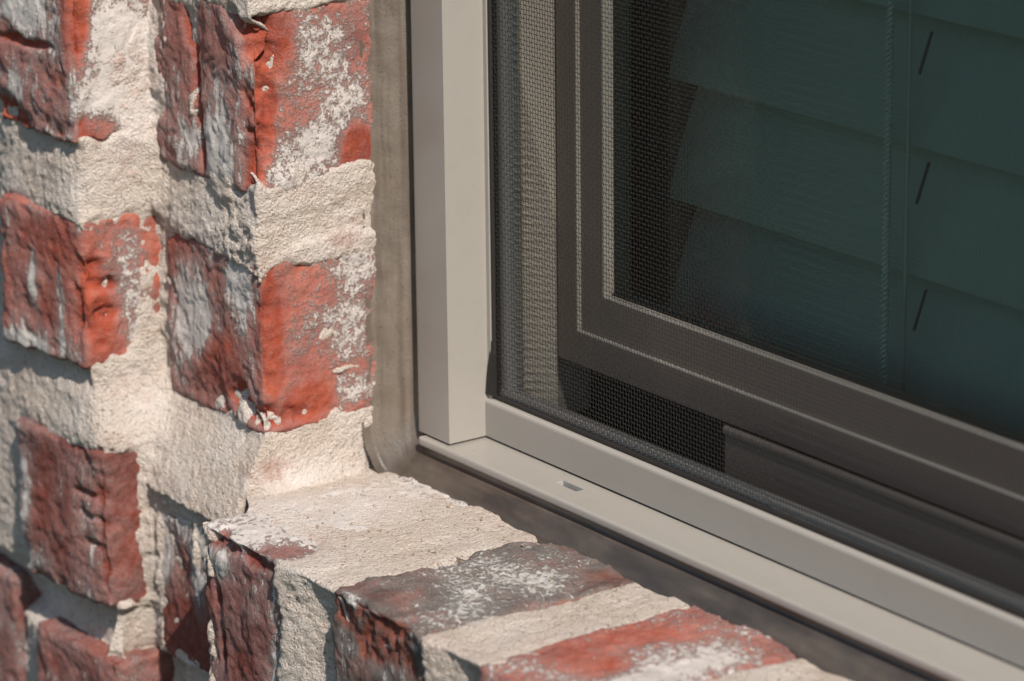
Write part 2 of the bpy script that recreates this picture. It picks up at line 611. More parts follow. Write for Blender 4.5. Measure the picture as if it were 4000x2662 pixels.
B((-128, YA, -60), (-80, -28, -8.5), M_BRICK_DARK, 0.3, 0.26, seed=6.3, chip=1.1,
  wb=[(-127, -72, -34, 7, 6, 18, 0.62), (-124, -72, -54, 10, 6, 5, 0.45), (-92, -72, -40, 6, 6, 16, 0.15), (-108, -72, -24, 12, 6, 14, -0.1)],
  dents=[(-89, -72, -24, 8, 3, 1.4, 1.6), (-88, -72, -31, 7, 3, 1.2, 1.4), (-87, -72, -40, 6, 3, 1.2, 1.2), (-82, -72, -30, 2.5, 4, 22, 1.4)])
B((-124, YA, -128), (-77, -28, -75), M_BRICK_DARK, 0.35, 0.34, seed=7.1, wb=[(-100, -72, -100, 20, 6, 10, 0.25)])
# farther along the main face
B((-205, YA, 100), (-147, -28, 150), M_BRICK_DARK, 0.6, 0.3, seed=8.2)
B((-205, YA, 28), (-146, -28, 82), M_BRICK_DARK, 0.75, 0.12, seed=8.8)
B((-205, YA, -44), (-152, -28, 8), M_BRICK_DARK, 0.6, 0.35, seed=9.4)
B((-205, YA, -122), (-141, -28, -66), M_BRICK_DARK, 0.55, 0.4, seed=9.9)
# one more course above the picture
B((-83, YB, 149), (XJ, 8, 202), M_BRICK_RED, 0.7, 0.4, seed=10.3, res=1.6)
B((-131, YA, 160), (XS, -28, 212), M_BRICK_RED, 0.7, 0.4, seed=10.9, res=1.6)
B((-205, YA, 170), (-147, -28, 222), M_BRICK_DARK, 0.7, 0.4, seed=11.5, res=1.6)


# plain stretchers farther along the wall
for k_, (z0_, z1_) in enumerate(((170, 222), (100, 150), (28, 82), (-44, 8), (-122, -66))):
    ends_ = ((-415, -220), (-640, -431)) if k_ % 2 else ((-318, -220), (-529, -334), (-640, -545))
    for i_, (a_, b_) in enumerate(ends_):
        B((a_, YA, z0_), (b_, -45, z1_), M_BRICK_DARK if (k_ + i_) % 3 else M_BRICK_RED, 0.6, 0.34, seed=30.0 + k_ * 3.3 + i_, res=2.2)


def make_brick(d, parent, name="brick", front_axis=1, streak_top=False):
    lo, hi = d['lo'], d['hi']
    c = (lo + hi) / 2
    half = (hi - lo) / 2
    res = d['res']
    n = np.maximum(4, np.round((hi - lo) / res).astype(int))
    V, Q, off = [], [], 0
    for ax in range(3):
        a, b_ = (ax + 1) % 3, (ax + 2) % 3
        ua = np.linspace(-1, 1, n[a] + 1) * half[a]
        ub = np.linspace(-1, 1, n[b_] + 1) * half[b_]
        A, Bq = np.meshgrid(ua, ub, indexing='ij')
        for s in (-1, 1):
            P = np.zeros((A.size, 3))
            P[:, ax] = s * half[ax]
            P[:, a] = A.ravel()
            P[:, b_] = Bq.ravel()
            q = grid_quads(len(ua), len(ub))
            if s < 0:
                q = q[:, ::-1]
            V.append(P)
            Q.append(q + off)
            off += len(P)
    V = np.concatenate(V)
    Q = np.concatenate(Q)
    key = np.round(V * 50).astype(np.int64)
    _, first, inv = np.unique(key, axis=0, return_index=True, return_inverse=True)
    V = V[first]
    Q = inv.reshape(-1)[Q]
    # rounded, worn edges
    W = V + c
    r = 2.6 + 1.2 * fbm(W, 14, 2, d['seed'])
    inner = np.clip(V, -(half - r[:, None]), half - r[:, None])
    nrm = V - inner
    ln = np.linalg.norm(nrm, axis=1)
    nrm = nrm / np.maximum(ln, 1e-6)[:, None]
    P = inner + nrm * r[:, None]
    edge = np.sort(half[None] - np.abs(V), axis=1)[:, 1]       # distance to the nearest edge
    e = np.exp(-(edge / 6.0) ** 2)
    disp = 0.8 * fbm(W, 20, 3, d['seed'] + 2) + 0.42 * fbm(W, 5, 3, d['seed'] + 5) + 0.16 * fbm(W, 1.9, 2, d['seed'] + 9)
    st = fbm(W, (13, 13, 16), 3, d['seed'] + 60, 0.6) * 4.0
    fl = np.floor(st)
    disp += 0.42 * (fl + sstep(0.80, 1.0, st - fl)) - 0.42 * st * 0.4
    disp += 0.22 * np.minimum(0, np.abs(fbm(W, (9, 9, 22), 2, d['seed'] + 70)) * 9 - 0.6)
    disp -= d['chip'] * e * 3.4 * np.clip(fbm(W, 11, 3, d['seed'] + 14) - 0.02, 0, 1)
    if d['dents']:
        jag = 1 + 0.9 * fbm(W, 4, 2, d['seed'] + 21)
        Wj = W + 1.6 * np.stack([fbm(W, 7, 2, d['seed'] + 31), fbm(W, 7, 2, d['seed'] + 32), fbm(W, 7, 2, d['seed'] + 33)], 1)
        disp -= blobs(Wj, d['dents']) * jag
    P = P + nrm * disp[:, None]
    if d.get('tilt'):
        P[:, 1] -= d['tilt'] * (half[0] - V[:, 0]) * sstep(0, -half[1], V[:, 1])
    facing = np.abs(nrm)
    front = sstep(0.5, 0.85, facing[:, front_axis])
    if streak_top:
        front = np.maximum(front, sstep(0.5, 0.85, facing[:, 2]))
    wash = d['wash'] + 0.01 + 0.01 * front + 0.38 * fbm(W, 16, 3, d['seed'] + 40) + blobs(W, d['wb'])
    skin = front * np.clip(d['skin'] + 0.8 * fbm(W, 15, 3, d['seed'] + 50, 0.6), 0, 1)
    worn = sstep(-0.9, -2.2, disp)                              # broken places show the clean red body
    wash = wash - 0.45 * worn
    skin = skin * (1 - worn)
    streak = front * 0.9
    me = quads_mesh(name, P, Q, d['mat'], True, dict(wash=np.clip(wash, 0.10, 1.2), skin=skin, streak=streak))
    return link(name, me, parent, c)


for d in BR:
    if d['lo'][1] == YA:
        d['tilt'] = 0.09
    make_brick(d, wall)


def brick_masks(P, bricks, grow):
    """for mortar: depth inside the nearest brick outline (positive = behind a brick), lip and hollow terms"""
    m = np.full(len(P), -99.0)
    for d in bricks:
        lo = d['lo'] - grow[0]
        hi = d['hi'] + grow[1]
        k = np.minimum((P - lo).min(1), (hi - P).min(1))
        m = np.maximum(m, k)
    return m


def wall_mortar():
    seg_n = [280, 40, 92, 84]
    zs = np.concatenate([np.linspace(-150, -100, 40)[:-1], np.linspace(-100, 150, 380)[:-1], np.linspace(150, 235, 50)])
    nz = len(zs)
    rows = []
    # arc-length positions on the plan polyline, finer towards the window
    t0 = np.linspace(0, 1, 191)[:-1] ** 0.8
    far = np.linspace(-640, -260, 91)[:-1]
    for z in zs:
        yf = float(yfront(np.array([z]))[0])
        xr = float(xreturn(np.array([z]))[0])
        a = np.stack([np.concatenate([far, -260 + t0 * (xr + 260)]), np.full(seg_n[0], YA)], 1)
        b = np.stack([np.full(seg_n[1], xr), np.linspace(YA, yf, seg_n[1] + 1)[:-1]], 1)
        c = np.stack([np.linspace(xr, XJ, seg_n[2] + 1)[:-1], np.full(seg_n[2], yf)], 1)
        d = np.stack([np.full(seg_n[3] + 1, XJ), np.linspace(yf, 14, seg_n[3] + 1)], 1)
        pl = np.concatenate([a, b, c, d])
        rows.append(pl)
    R = np.array(rows)                                     # nz, ns, 2
    raw = R.copy()
    k = np.exp(-np.linspace(-2, 2, 9) ** 2)
    k /= k.sum()
    pad = np.pad(R, ((0, 0), (4, 4), (0, 0)), mode='edge')
    S = sum(k[i] * pad[:, i:i + R.shape[1]] for i in range(9))
    S[:, :4] = R[:, :4]
    S[:, -4:] = R[:, -4:]
    # in the bed joints the mortar is swept round the step in one soft curve
    kk = np.exp(-np.linspace(-1.8, 1.8, 49) ** 2)
    kk /= kk.sum()
    pad = np.pad(S, ((0, 0), (24, 24), (0, 0)), mode='edge')
    HV = sum(kk[i] * pad[:, i:i + R.shape[1]] for i in range(49))
    wz = np.maximum(0.95 * sstep(22, 6, zs) * sstep(-75, -62, zs), 0.85 * sstep(58, 66, zs) * sstep(90, 82, zs))[:, None]
    ws = np.zeros(R.shape[1])
    e1 = seg_n[0]
    ws[e1 - 34:e1 + seg_n[1] + 40] = 1.0
    ws = np.convolve(ws, np.ones(15) / 15, mode='same')[None]
    w2 = (wz * ws)[..., None]
    S = S * (1 - w2) + HV * w2
    # a fatter fillet in the inner corner
    T = np.gradient(S, axis=1)
    nx, ny = -T[..., 1], T[..., 0]                         # right-hand normal turned outward
    sgn = np.where((nx * 0.55 - ny * 0.8) > 0, 1, -1)
    nx, ny = nx * sgn, ny * sgn
    ln = np.sqrt(nx ** 2 + ny ** 2) + 1e-9
    ns = R.shape[1]
    Z = np.repeat(zs[:, None], ns, 1)
    P = np.stack([S[..., 0], S[..., 1], Z], -1).reshape(-1, 3)
    PR = np.stack([raw[..., 0], raw[..., 1], Z], -1).reshape(-1, 3)
    nrm = np.stack([nx / ln, ny / ln, np.zeros_like(nx)], -1).reshape(-1, 3)
    Pw = PR + 2.6 * np.stack([fbm(PR, 11, 3, 60, 0.6), fbm(PR, 11, 3, 61, 0.6), fbm(PR, 9, 3, 62, 0.6)], 1)
    bricks = BR
    m = brick_masks(Pw, bricks, (np.array([0, 9, 0]), np.array([9, 0, 0])))
    m = m - 5.0 * np.clip(0.08 + 1.5 * fbm(PR, (20, 20, 14), 3, 63, 0.6), 0, 1.1)
    mask = sstep(-0.8, 1.0, m)
    fine = 0.60 * fbm(P, 3.0, 3, 70, 0.65) + 0.25 * fbm(P, 1.5, 2, 75)
    hj = -0.35 + (0.35 + 0.35 * np.abs(nrm[:, 1])) * fbm(P, 16, 3, 65)
    x, y, z = PR[:, 0], PR[:, 1], PR[:, 2]
    front = np.abs(nrm[:, 1])
    # hanging lips above bricks and hollows below them
    for d in bricks:
        lo, hi = d['lo'], d['hi']
        ins = sstep(-3, 3, x - lo[0]) * sstep(-3, 3, hi[0] + 4 - x) * sstep(-12, -6, y - lo[1])
        amp = 1.0 + 0.8 * fbm(P, 20, 2, d['seed'] + 80)
        hj += ins * 0.7 * amp * np.exp(-((z - hi[2] - 2.5) / 4.0) ** 2) * front ** 3
        hj -= ins * (2.6 if (lo[1] == YA and 10 < lo[2] < 20) else 0.9) * amp * np.exp(-((z - lo[2] + 1.5) / 5.0) ** 2) * front ** 3
    # joint under the third course of the main face is raked out deeply
    hj -= 6.5 * sstep(-58, -62, z) * sstep(-79, -74, z) * sstep(XS + 12, XS + 3, x)
    hj -= 6.0 * sstep(-73, -77, z) * sstep(-94, -88, z) * sstep(XS + 5, XS + 11, x)
    # inner corner: thick pointed fillet
    hj += 0.5 * np.exp(-((x - XS) / 4) ** 2) * np.exp(-((y + 49) / 4) ** 2)
    # ledge of mortar below the second course
    hj += 0.5 * sstep(8, -8, z) * sstep(-22, -10, z) * front
    # fillet down to the sill
    hj += 4.5 * np.exp(-np.clip(z + 12, 0, 99) / 3.5) * (x > -28) * sstep(-52, -46, y) * sstep(-8, -16, y)
    h = hj - 0.27 * np.clip(m + 0.6, 0, 17) * (1 + 0.5 * fbm(P, 7, 2, 64))
    yfz = yfront(z)
    dc = np.minimum(np.hypot(x - XJ, y - yfz), np.hypot(x - xreturn(z), y - YA))
    h -= 6.5 * np.exp(-(dc / 9.0) ** 2) * sstep(0.5, 4.5, m)
    h -= 1.5 * np.exp(-((m - 1.2) / 0.9) ** 2) * np.clip(2.2 * fbm(P, 17, 2, 66) + 0.25, 0, 1)
    smear = [(-27, -32, 76, 4, 18, 5, 5.0), (-27, -36, 83, 4, 7, 4, 4.6), (-27, -12, 79, 4, 9, 4.5, 4.8), (-27, -20, 58, 4, 22, 3.2, 4.8),
             (-27, -24, 33, 4, 3.5, 2.4, 4.9), (-27, -16, 20.5, 4, 8, 1.6, 4.7), (-27, -34, 21.5, 4, 2.5, 2, 4.5),
             (-31, -47, 47, 4.5, 5, 12, 5.2), (-34, -47, 60, 10, 5, 8, 5.2), (-29, -47, 30, 2.6, 5, 10, 4.9), (-46, -47, 60, 8, 5, 4, 5.0),
             (-46, -47, 79, 7, 5, 6, 4.9), (-39, -47, 10, 3, 5, 4, 5.2), (-40, -47, 40, 5, 5, 10, 3.4),
             (-128, -72, 88, 7, 5, 9, 6.2), (-110, -72, 63, 16, 5, 2.4, 5.2), (-90, -72, 63, 8, 6, 2.0, 4.6),
             (-86, -56, 108, 5, 11, 20, 4.9), (-86, -52, 90, 5, 5, 10, 4.6), (-86, -51, 30, 5, 4, 24, 4.8), (-86, -54, 18, 5, 6, 4, 3.2),
             (-130, -72, -30, 3, 5, 22, 4.9), (-79, -66, -36, 4, 5, 30, 4.5), (-110, -72, -8.5, 16, 5, 2.2, 5.0),
             (-150, -72, -20, 14, 5, 34, 5.4), (-78, -57, -34, 2.0, 5, 16, 4.0), (-56, -57, -20, 22, 5, 1.6, 4.0), (-51, -57, -34, 1.6, 5, 8, 4.6),
             (-118, -72, 16, 6, 5, 1.6, 4.6), (-104, -72, 15.5, 5, 5, 1.4, 4.4), (-30, -45, 128, 5, 5, 4, 4.2), (-27, -30, 132, 4, 20, 2.6, 4.6),
             (-62, -47, 100, 1.8, 4, 7, 4.4), (-70, -47, 130, 6, 4, 4, 5.0), (-75, -47, 120, 3, 4, 10, 4.7)]
    smear = [(*a[:6], a[6] * 0.55) for a in smear]
    Ps = P + 1.5 * np.stack([fbm(P, 5, 3, 95), fbm(P, 5, 3, 96), fbm(P, 5, 3, 97)], 1)
    sm = blobs(Ps, smear) * (1 + 0.25 * fbm(P, 4, 3, 90))
    h = np.maximum(h, np.minimum(h + sm, 0.30 + 0.7 * fbm(P, 8, 3, 91)))
    rough_zone = 1 + 1.3 * blobs(P, [(-36, -47, 52, 14, 6, 22, 1.0), (-34, -47, 26, 8, 6, 14, 0.8), (-27, -30, 68, 5, 30, 9, 0.25)])
    h = h + fine * rough_zone
    # vertical trowel lines in the inner corner
    h += 0.55 * fbm(P, (2.2, 2.2, 60), 2, 99) * np.exp(-((x - XS - 2) / 12) ** 2) * sstep(-20, 10, z + 40)
    lime = np.clip(0.15 + 0.6 * fbm(P, 18, 3, 105) + blobs(P, [(-86, -56, 105, 8, 14, 26, 0.55), (-27, -20, 60, 6, 20, 4, 0.4), (-27, -28, 88, 6, 14, 8, 0.4),
                                                               (-27, -40, -8, 10, 14, 5, 0.4)]), 0, 0.9)
    red = np.clip(0.55 * fbm(P, 12, 3, 110) + blobs(P, [(-86, -58, 100, 8, 14, 20, 0.35), (-27, -44, -6, 10, 10, 4, 0.5), (-27, -14, 62, 6, 10, 4, 0.3)]), 0, 0.7)
    P = P + nrm * h[:, None]
    org = np.array([-90.0, -47.0, 0.0])
    me = quads_mesh("mortar", P - org, grid_quads(nz, ns), M_MORTAR, True, dict(lime=lime, red=red))
    link("mortar", me, wall, org)


wall_mortar()


def wall_core():
    """the rest of the wall round the opening, behind the face bricks"""
    bm = bmesh.new()
    bm_box(bm, -3000, -34, -40, 60, -940, 2200)
    bm_box(bm, -34, WX + 40, -40, 60, -940, -40)
    bm_box(bm, -3000, -34, 60.5, 112, -940, 2200)
    bm_box(bm, -34, WX + 40, 60.5, 112, -940, -14)
    bm_box(bm, WX + 20, WX + 1500, -47, 112, -940, 2200)
    bm_box(bm, -34, WX + 20, -47, 112, WZ + 14, 2200)
    bm_box(bm, -3000, -641, -71, -40.5, -940, 2200)
    bm_box(bm, -641, -34, -71, -40.5, 236, 2200)
    bm_box(bm, -641, -34, -56, -40.5, -940, -151)
    o = bm_obj("wall_core", bm, M_MORTAR, wall)


wall_core()

# ------------------------------------------------------------------ sill of bricks on edge
ZS, YSF = -12.0, -75.0
sill = empty("brick_sill", (100, -40, -140), "sill of red bricks set on edge with sandy mortar below the window", "brick sill")
SB = []


def SBk(x0, x1, mat, skin, wash, wb=(), dents=(), seed=1.0, zt=ZS, yf=YSF, chip=1.0, res=0.8):
    SB.append(dict(lo=np.array([x0, yf, -118.0]), hi=np.array([x1, 12.0, zt]), mat=mat, skin=skin, wash=wash, wb=list(wb), dents=list(dents), seed=seed, chip=chip, res=res))


SBk(-18, 26.5, M_BRICK_DARK, 0.75, 0.34, seed=21.3, chip=1.3, zt=-11.8,
    wb=[(2, -40, -12, 34, 60, 6, 0.62), (-8, -75, -22, 7, 5, 5, 0.5), (22, -75, -50, 4, 5, 34, 0.4), (6, -75, -52, 10, 5, 24, -0.2), (18, -68, -12, 8, 8, 5, -0.55)],
    dents=[(-8, -75, -15, 9, 6, 3.5, 3.2), (12, -75, -15, 10, 5, 3, 1.8), (-10, -75, -32, 2.5, 4, 4, 1.6), (-8, -75, -47, 1.6, 4, 8, 1.6)])
SBk(50, 97, M_BRICK_GREY, 0.80, 0.34, seed=22.6, chip=1.5, zt=-11.4,
    wb=[(72, -36, -11, 20, 26, 6, 0.28), (58, -74, -13, 7, 5, 2.4, 0.4), (53, -75, -17, 4, 5, 5, -0.9), (72, -64, -11, 18, 9, 5, -0.1), (74, -75, -45, 22, 5, 18, -0.25), (90, -60, -12, 8, 14, 5, 0.35)],
    dents=[(74, -77, -20, 20, 7, 9, 2.2), (54, -76, -17, 5, 5, 4, 1.6)])
SBk(120, 166, M_BRICK_RED, 0.10, 0.40, seed=23.8, chip=1.2, zt=-11.0,
    wb=[(150, -30, -11, 12, 18, 5, 0.45), (160, -50, -11, 10, 26, 5, 0.4), (136, -40, -11, 12, 18, 5, -0.25), (128, -66, -11, 8, 10, 5, 0.1), (150, -66, -11, 18, 8, 5, 0.3)])
SBk(190, 236, M_BRICK_RED, 0.2, 0.3, seed=24.4, res=1.2)
SBk(260, 306, M_BRICK_DARK, 0.3, 0.4, seed=25.4, res=1.6)
for k_ in range(6):
    SBk(330 + 70 * k_, 376 + 70 * k_, (M_BRICK_RED, M_BRICK_DARK, M_BRICK_GREY)[k_ % 3], 0.5, 0.4, seed=26.0 + k_ * 1.3, res=2.2)
for d in SB:
    make_brick(d, sill, streak_top=True)


def sill_mortar():
    x = np.concatenate([np.linspace(0, 1, 330)])
    tt = np.concatenate([np.linspace(10, -60, 118)[:-1], np.linspace(-60, -90, 56)[:-1], np.linspace(-90, -160, 100)])
    # tt: 10 .. -75 along the top (Y), then down the front
    Yb = np.where(tt > YSF, tt, YSF)
    Zb = np.where(tt > YSF, ZS, ZS + (tt - YSF))
    base = np.stack([Yb, Zb], 1)
    k = np.exp(-np.linspace(-1.8, 1.8, 11) ** 2)
    k /= k.sum()
    pad = np.pad(base, ((5, 5), (0, 0)), mode='edge')
    S = sum(k[i] * pad[i:i + len(base)] for i in range(11))
    S[:5] = base[:5]
    S[-5:] = base[-5:]
    T = np.gradient(S, axis=0)
    n2 = np.stack([T[:, 1], -T[:, 0]], 1)
    n2 /= np.linalg.norm(n2, axis=1)[:, None]
    xl = np.where(tt > -50, -31.0, -31.0 + 14.0 * sstep(-50, -60, tt))
    nt_, nx_ = len(tt), len(x)
    X = xl[:, None] + x[None] * (330 - xl[:, None])
    X = np.concatenate([X, np.repeat(np.linspace(332, 740, 130)[None], nt_, 0)], 1)
    nx_ = X.shape[1]
    P = np.stack([X, np.repeat(S[:, :1], nx_, 1), np.repeat(S[:, 1:], nx_, 1)], -1).reshape(-1, 3)
    PR = np.stack([X, np.repeat(Yb[:, None], nx_, 1), np.repeat(Zb[:, None], nx_, 1)], -1).reshape(-1, 3)
    nrm = np.repeat(np.stack([np.zeros(nt_), n2[:, 0], n2[:, 1]], 1)[:, None], nx_, 1).reshape(-1, 3)
    Pw = PR + 2.0 * np.stack([fbm(PR, 12, 3, 160), fbm(PR, 12, 3, 161), fbm(PR, 12, 3, 162)], 1)
    m = brick_masks(Pw, SB, (np.array([0, 9, 0]), np.array([0, 0, 9])))
    m = m - 5.0 * np.clip(0.1 + 1.5 * fbm(PR, 18, 3, 163, 0.6), 0, 1.1)
    mask = sstep(-0.9, 1.1, m)
    front = np.clip(-nrm[:, 1], 0, 1)
    up = np.clip(nrm[:, 2], 0, 1)
    slope = np.zeros(len(P))
    for a_, b_ in [(26.5, 50), (97, 120), (166, 190), (236, 260)] + [(306 + 70 * k_, 330 + 70 * k_) for k_ in range(6)]:
        t_ = (PR[:, 0] - a_) / (b_ - a_)
        slope += np.where((t_ > -0.3) & (t_ < 1.3), 1.6 - 5.2 * np.clip(t_, 0, 1), 0)
    hj = -0.4 + 1.0 * fbm(P, 15, 3, 165) + front * (slope - 0.6)
    h = hj - 0.25 * np.clip(m + 0.6, 0, 17) * (1 + 0.5 * fbm(P, 7, 2, 164))
    h -= 1.3 * np.exp(-((m - 1.2) / 0.9) ** 2) * np.clip(2.2 * fbm(P, 17, 2, 166) + 0.2, 0, 1)
    dce = np.hypot(PR[:, 1] - YSF, PR[:, 2] - ZS)
    h -= 7.0 * np.exp(-(dce / 10.0) ** 2) * sstep(0.5, 4.5, m)
    h -= 4.0 * front * sstep(1.5, 5.0, m)
    smear = [(-13, -75, -45, 2.5, 6, 8, 6.5), (-13, -75, -62, 2.5, 6, 4, 6.5), (-12, -75, -24, 2.5, 6, 9, 6.0), (-2, -75, -20, 7, 5, 4.5, 4.6),
             (24, -30, -12, 10, 30, 5, 4.9), (2, -34, -12, 24, 33, 6, 8.5), (30, -58, -12, 7, 20, 5, 4.8), (-25, -30, -12, 6, 26, 5, 5.2), (47, -48, -12, 6, 20, 5, 4.8),
             (24, -75, -60, 2.5, 5, 14, 4.4), (98, -60, -12, 5, 14, 6, 4.8), (2, -24, -12, 18, 12, 5, 4.2),
             (116, -30, -12, 5, 30, 5, 4.6), (140, -72, -12, 30, 6, 4, 4.3), (168, -40, -12, 5, 30, 5, 4.6), (92, -75, -40, 4, 5, 20, 4.4)]
    smear = [(*a[:6], a[6] * 0.55) for a in smear]
    Ps = P + 1.6 * np.stack([fbm(P, 6, 3, 195), fbm(P, 6, 3, 196), fbm(P, 6, 3, 197)], 1)
    sm = blobs(Ps, smear) * (1 + 0.25 * fbm(P, 4, 3, 190))
    h = np.maximum(h, np.minimum(h + sm, 0.35 + 0.5 * fbm(P, 8, 3, 191)))
    h += (0.32 + 0.95 * front) * (0.6 * fbm(P, 3.0, 3, 170, 0.65) + 0.3 * fbm(P, 1.5, 2, 175))
    lime = np.clip(0.1 + 0.5 * fbm(P, 20, 3, 205) + blobs(P, [(-4, -40, -12, 20, 32, 8, 0.55), (160, -60, -12, 20, 20, 6, 0.3)]), 0, 0.9) * (0.25 + 0.75 * up)
    red = np.clip(0.3 * fbm(P, 12, 3, 210) + blobs(P, [(-6, -66, -12, 14, 9, 6, 0.5), (20, -62, -12, 9, 10, 6, 0.3)]), 0, 0.7)
    P = P + nrm * h[:, None]
    org = np.array([150.0, -40.0, -100.0])
    q = grid_quads(nt_, nx_)[:, ::-1]
    me = quads_mesh("mortar", P - org, q, M_MORTAR, True, dict(lime=lime, red=red))
    link("mortar", me, sill, org)


sill_mortar()

# ------------------------------------------------------------------ window
win = empty("window", (WX / 2, 10, -12), "clay coloured metal window set back in the brick opening", "window")


def window_frame():
    # side member: grey front face at Y=0, lit return at X=0
    prof = arc(-15.4, 1.6, 1.6, 180, 270, 5) + [(0.0, 0.0)] + [(0.0, 15.2), (-3.0, 15.2), (-3.0, 60), (-17, 60)]
    prism("frame_jamb", prof, 'z', 0.7, WZ, M_PAINT, win, 30)
    prof = [(WX - x, y) for (x, y) in prof][::-1]
    prism("frame_jamb", prof, 'z', 0.7, WZ, M_PAINT, win, 30)
    for a, b_ in ((15.25, 25.5), (27.6, 39.8)):
        prism("jamb_liner", [(-2.95, a), (-0.7, a), (-0.7, b_), (-2.95, b_)], 'z', -2.0, WZ, M_PAINT_LIT, win)  # inner jamb return, coloured paler to imitate light falling on it
    prism("frame_head", [(0, WZ), (60, WZ), (60, WZ + 14), (0, WZ + 14)], 'x', -17, WX + 17, M_PAINT, win)
    # sill member with rounded lip and a punched weep slot
    x0, x1 = -12.8, WX + 13
    sx0, sx1, sy0, sy1 = 44.7, 54.7, 5.55, 8.35
    bm = bmesh.new()
    V = lambda *c: bm.verts.new(Vector(c) * MM)
    lip = [(-0.9, -2.6)] + arc(-1.25, -2.0, 0.75, 240, 180, 3) + arc(-1.1, -0.9, 0.9, 180, 90, 5)
    xs = [x0, sx0, sx1, x1]
    ys = [lip[-1][0], sy0, sy1, 24.0]
    top = [[V(x, y, 0.0) for y in ys] for x in xs]
    for i in range(3):
        for j in range(3):
            if i == 1 and j == 1:
                continue
            bm.faces.new((top[i][j], top[i + 1][j], top[i + 1][j + 1], top[i][j + 1]))
    hole = [top[1][1], top[2][1], top[2][2], top[1][2]]
    low = [V(v.co.x / MM, v.co.y / MM, -1.6) for v in hole]
    slot_faces = []
    for i in range(4):
        slot_faces.append(bm.faces.new((hole[i], hole[(i + 1) % 4], low[(i + 1) % 4], low[i])))
    prev = [top[i][0] for i in range(4)]
    for (y, z) in lip[:-1][::-1]:
        cur = [V(x, y, z) for x in xs]
        for i in range(3):
            bm.faces.new((prev[i], prev[i + 1], cur[i + 1], cur[i]))
        prev = cur
    # closed underside and ends
    und = [V(x, 24.0, -2.6) for x in xs]
    for i in range(3):
        bm.faces.new((prev[i], prev[i + 1], und[i + 1], und[i])) if i != 1 else bm.faces.new((prev[1], prev[2], und[2], und[1]))
    o = bm_obj("frame_sill", bm, M_PAINT, win)
    o.data.materials.append(M_SLOT)
    for p in o.data.polygons:
        p.use_smooth = abs(p.normal.z) < 0.99 and abs(p.normal.x) < 0.5 and p.center.y < 0.0
        if p.center.z < -0.0007 and p.center.z > -0.0009 and 0.044 < p.center.x < 0.0555 and p.center.y > 0.004:
            p.material_index = 1
    box("weep_shade", sx0 - 0.4, sx1 + 0.4, sy0 - 0.4, sy1 + 0.4, -2.55, -1.62, M_TRACK, win)  # dark plate added to paint the shade down the slot
    # end of the lip
    box("sill_end", x0 - 0.9, x0 - 0.02, -1.7, 13, -2.5, -0.15, M_PAINT, win, 0.35)
    # track behind the screen, coloured near-black to stand for its unlit depth
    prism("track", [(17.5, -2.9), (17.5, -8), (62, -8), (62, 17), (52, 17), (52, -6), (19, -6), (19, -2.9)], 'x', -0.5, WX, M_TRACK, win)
    # cover plate in the track
    prism("track_cover", [(32.0, -6.1), (32.0, 20.6)] + [(31.2, 21.0)] + arc(32.2, 22.0, 1.15, 200, 20, 7) + [(34.0, 20.6), (34.0, -6.1)], 'x', 88.5, WX - 2, M_PAINT_SHADED, win, 40)


window_frame()


def window_sash():
    sash = box("sash", -0.4, 8.9, 40.0, 52, 19.8, WZ - 2, M_PAINT_SHADED, win, 0.25)       # outer stile is the sash's own mesh
    sash.name = "sash"
    box("sash_stile", WX - 9, WX, 40.0, 52, 19.8, WZ - 2, M_PAINT_SHADED, sash, 0.25)
    box("sash_rail", 8.92, WX - 9.02, 40.0, 52, 19.8, 29.9, M_PAINT_SHADED, sash, 0.25)
    box("sash_stile", 8.9, 20.0, 41.3, 51.5, 29.9, WZ - 3, M_PAINT_SHADED, sash, 0.15)
    box("sash_stile", WX - 20, WX - 8.9, 41.3, 51.5, 29.9, WZ - 3, M_PAINT_SHADED, sash, 0.15)
    box("sash_rail", 20.02, WX - 20.02, 41.3, 51.5, 29.9, 42.5, M_PAINT_SHADED, sash, 0.15)
    box("sash_rail", 20.02, WX - 20.02, 40, 52, WZ - 20, WZ - 3, M_PAINT_SHADED, sash, 0.15)
    box("glazing_bead", 20.02, 20.5, 41.32, 45.0, 43.0, WZ - 3, M_PAINT_LIT, sash)
    box("glazing_bead", 20.52, WX - 20.02, 41.32, 44.0, 42.52, 43.0, M_PAINT_LIT, sash)
    box("glazing_bead", 8.92, 9.5, 40.05, 41.28, 30.5, WZ - 3, M_PAINT_LIT, sash)  # pale strips on the sash step, its lit edge painted in
    box("glazing_bead", 8.92, WX - 9, 40.05, 41.28, 29.92, 30.48, M_PAINT_LIT, sash)
    box("glazing_gasket", 20.05, WX - 20.05, 44.0, 45.2, 42.52, 43.3, M_SPLINE, sash)
    pane = sheet_xz("pane", 19, WX - 19, 45.0, 41, WZ - 15, M_GLASS)
    pane.parent = sash
    pane.location = Vector((0, 0, 0)) * MM - world_loc(sash)


def sheet_xz(name, x0, x1, y, z0, z1, mat):
    bm = bmesh.new()
    vs = [bm.verts.new(Vector(c) * MM) for c in ((x0, y, z0), (x1, y, z0), (x1, y, z1), (x0, y, z1))]
    bm.faces.new(vs)
    me = bpy.data.meshes.new(name)
    bm.to_mesh(me)
    bm.free()
    me.materials.append(mat)
    o = bpy.data.objects.new(name, me)
    COL.objects.link(o)
    return o


window_sash()


